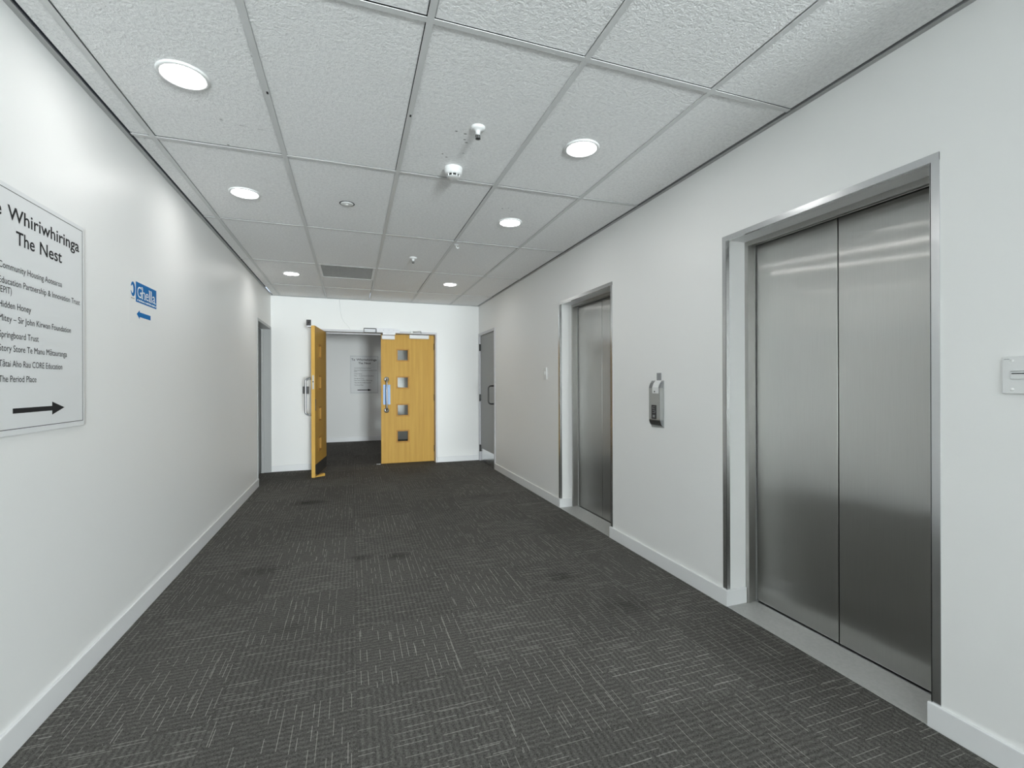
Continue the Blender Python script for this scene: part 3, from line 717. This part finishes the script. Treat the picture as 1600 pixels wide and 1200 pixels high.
rt = root('light_switch', (XR, 4.50, 1.26), label='small white light switch on wall left of the farther lift', cat='light switch')
mb = MB(WPLAST); mb.box((XR - 0.010, 4.462, 1.262), (XR, 4.540, 1.388), bev=0.003); mb.build('switch_plate', rt)
mb = MB(WPLAST); mb.box((XR - 0.015, 4.488, 1.312), (XR - 0.010, 4.514, 1.345), bev=0.002); mb.build('rocker', rt)

rt = root('card_switch', (XR, 0.83, 1.18), label='white slotted wall plate cut by the right picture edge', cat='wall plate')
mb = MB(WPLAST); mb.box((XR - 0.011, 0.792, 1.179), (XR, 0.869, 1.294), bev=0.002); mb.build('face_plate', rt)
mb = MB(WPLAST, VOID); mb.box((XR - 0.0145, 0.806, 1.224), (XR - 0.011, 0.848, 1.250), bev=0.001, seg=1); mb.box((XR - 0.0149, 0.812, 1.2395), (XR - 0.0144, 0.845, 1.2425), mi=1); mb.box((XR - 0.0149, 0.810, 1.2475), (XR - 0.0144, 0.847, 1.2487), mi=1); mb.build('slot_insert', rt)
mb = MB(GREYP)
for k in range(5): mb.box((XR - 0.0114, 0.8635 - k * 0.0026, 1.2845), (XR - 0.011, 0.8617 - k * 0.0026, 1.2865 + (k % 2) * 0.0006))
mb.build('small_print', rt)
mb = MB(STICK); mb.lathe([(0, -0.0125), (0.004, -0.0125), (0.005, -0.011)], (XR, 0.845, 1.281), 14, axis='x'); mb.build('screw_cap', rt); mb = MB(STICK); mb.lathe([(0, -0.0125), (0.004, -0.0125), (0.005, -0.011)], (XR, 0.845, 1.192), 14, axis='x'); mb.build('screw_cap', rt)

# ------------------------------------------------------------------ on the ceiling
def downlight(loc, label, group='round ceiling downlights'):
    rt = root('downlight', loc, label=label, cat='downlight', group=group)
    z = loc[2]
    mb = MB(WPLAST); mb.lathe([(0.0755, 0.004), (0.0765, -0.002), (0.080, -0.0045), (0.088, -0.004), (0.0925, -0.0005), (0.0925, 0.006)], loc, 48); mb.build('trim_ring', rt)
    mb = MB(LED); mb.lathe([(0, 0.002), (0.0755, 0.002), (0.0755, 0.004)], loc, 40, smooth=False); mb.build('diffuser', rt)
    return rt
CZ = H + 0.001
proto = downlight((-0.640, 2.206, CZ), 'lit downlight nearest the directory board, first of the left row')
def more(x, y, label, group='round ceiling downlights'):
    o_ = dup(proto); o_.location = (x, y, CZ if y < YE else H - 0.005); o_['label'] = label; o_['group'] = group
more(-0.655, 3.428, 'lit downlight beside the flush round cover plate, second of the left row')
more(-0.638, 5.740, 'lit downlight beside the grey air grille, last of the left row')
more(1.160, 2.208, 'lit downlight beside the smoke detector, first of the right row')
more(1.164, 3.399, 'lit downlight outside the farther lift, middle of the right row')
more(1.168, 5.740, 'lit downlight close to the grey door, last of the right row')
for x, y in ((-0.64, -1.404), (1.16, -1.404), (-0.64, -5.004), (1.16, -5.004)): more(x, y, 'unseen downlight added behind the viewpoint for fill light', 'added fill downlights behind the viewpoint')  # extra lamps out of view, added as fill behind the camera
for x, y in ((-0.6, 8.9), (1.2, 8.9), (-1.8, 9.3), (2.6, 9.3)):  # unseen lamps added to lift the brightness of the lobby
    more(x, y, 'unseen downlight added to brighten the lobby beyond the doors', 'added lobby downlights')

def sprinkler(loc, label):
    rt = root('sprinkler_head', loc, label=label, cat='sprinkler', group='ceiling sprinklers')
    mb = MB(WPLAST); mb.lathe([(0.036, 0.006), (0.036, -0.002), (0.033, -0.007), (0.026, -0.012), (0.014, -0.014), (0.012, -0.020)], loc, 32); mb.build('escutcheon', rt)
    mb = MB(WPLAST); mb.lathe([(0.012, -0.018), (0.011, -0.034), (0, -0.034)], loc, 20); mb.build('body', rt)
    mb = MB(DMETAL)
    for s in (-1, 1): mb.tube([(loc[0] + s * 0.009, loc[1], loc[2] - 0.033), (loc[0] + s * 0.010, loc[1], loc[2] - 0.045), (loc[0] + s * 0.004, loc[1], loc[2] - 0.053)], 0.0022, 8)
    mb.lathe([(0, -0.052), (0.012, -0.052), (0.0125, -0.054), (0, -0.0545)], loc, 20); mb.tube([(loc[0], loc[1], loc[2] - 0.034), (loc[0], loc[1], loc[2] - 0.053)], 0.0025, 8)
    mb.build('deflector', rt)
    return rt
sprinkler((0.587, 2.195, TZ), 'white sprinkler head nearer to the viewer, in front of the smoke detector')
s2 = sprinkler((0.578, 4.650, TZ), 'white sprinkler head farther along, near the grey air grille')

rt = root('smoke_detector', (0.562, 2.655, TZ), label='round white smoke detector on the ceiling behind the nearer sprinkler', cat='smoke detector')
L0 = (0.562, 2.655, TZ)
mb = MB(WPLAST); mb.lathe([(0.052, 0.004), (0.052, -0.013), (0.050, -0.016)], L0, 40); mb.build('base', rt)
mb = MB(WPLAST); mb.lathe([(0.050, -0.015), (0.050, -0.024), (0.046, -0.033), (0.040, -0.038), (0.036, -0.039)], L0, 40); mb.lathe([(0.036, -0.050), (0.030, -0.054), (0, -0.055)], L0, 40)
for k in range(8):
    t = 2 * PI * (k + 0.5) / 8; mb.box((L0[0] + 0.034 * math.cos(t) - 0.003, L0[1] + 0.034 * math.sin(t) - 0.003, TZ - 0.051), (L0[0] + 0.034 * math.cos(t) + 0.003, L0[1] + 0.034 * math.sin(t) + 0.003, TZ - 0.038))
mb.build('head', rt)
mb = MB(VOID); mb.lathe([(0.028, -0.038), (0.028, -0.051)], L0, 30); mb.build('sensing_chamber', rt)

rt = root('cover_plate', (-0.027, 3.405, TZ), label='flush round white cover plate in the ceiling, left of centre', cat='cover plate')
L1 = (-0.027, 3.405, TZ)
mb = MB(WPLAST); mb.lathe([(0, -0.007), (0.030, -0.007), (0.038, -0.005), (0.043, -0.001), (0.043, 0.004)], L1, 36); mb.build('plate', rt)
mb = MB(VOID); mb.lathe([(0.043, -0.0012), (0.050, -0.0010), (0.050, 0.004)], L1, 36); mb.build('shadow_ring', rt)  # dark ring painted in for the shadow round the plate
mb = MB(WPLAST); mb.lathe([(0, -0.011), (0.010, -0.010), (0.012, -0.007)], L1, 20); mb.build('boss', rt)

rt = root('ceiling_hook', (0.884, 4.10, H), label='small white clip hanging beside a grid bar near the ceiling centre', cat='hook')
mb = MB(WPLAST)
mb.box((0.868, 4.07, H - 0.004), (0.905, 4.13, H - 0.0005), bev=0.001, seg=1); mb.tube([(0.893, 4.10, H - 0.003)] + [(0.893 + 0.012 - 0.012 * math.cos(t), 4.10, H - 0.012 - 0.012 * math.sin(t)) for t in (0, .5, 1, 1.5, 2, 2.6)], 0.004, 8)
mb.build('clip', rt)

# egg-crate return air grille
vx0, vx1, vy0, vy1 = VENT[0] + 0.013, VENT[1] - 0.013, VENT[2] + 0.0125, VENT[3] - 0.0125
rt = root('air_grille', ((vx0 + vx1) / 2, (vy0 + vy1) / 2, H), label='square grey egg-crate air grille set in the ceiling', cat='air vent')
mb = MB(WPLAST); f = 0.024
mb.box((vx0, vy0, H + 0.001), (vx0 + f, vy1, H + 0.005)); mb.box((vx1 - f, vy0, H + 0.001), (vx1, vy1, H + 0.005)); mb.box((vx0 + f, vy0, H + 0.001), (vx1 - f, vy0 + 0.012, H + 0.005)); mb.box((vx0 + f, vy1 - 0.012, H + 0.001), (vx1 - f, vy1, H + 0.005)); mb.build('flange', rt)
mb = MB(GALV); n = 38
for k in range(n):
    x = vx0 + f + (vx1 - vx0 - 2 * f) * (k + 0.5) / n; mb.box((x - 0.0009, vy0 + 0.012, H + 0.003), (x + 0.0009, vy1 - 0.012, H + 0.015))
    y = vy0 + 0.012 + (vy1 - vy0 - 0.024) * (k + 0.5) / n; mb.box((vx0 + f, y - 0.0009, H + 0.003), (vx1 - f, y + 0.0009, H + 0.015))
mb.build('egg_crate_core', rt)
mb = MB(GALV); mb.box((vx0, vy0, H + 0.09), (vx1, vy1, H + 0.10)); mb.box((vx0, vy0, H + 0.016), (vx0 + 0.004, vy1, H + 0.09)); mb.box((vx1 - 0.004, vy0, H + 0.016), (vx1, vy1, H + 0.09)); mb.box((vx0, vy0, H + 0.016), (vx1, vy0 + 0.004, H + 0.09)); mb.box((vx0, vy1 - 0.004, H + 0.016), (vx1, vy1, H + 0.09)); mb.build('plenum_box', rt)
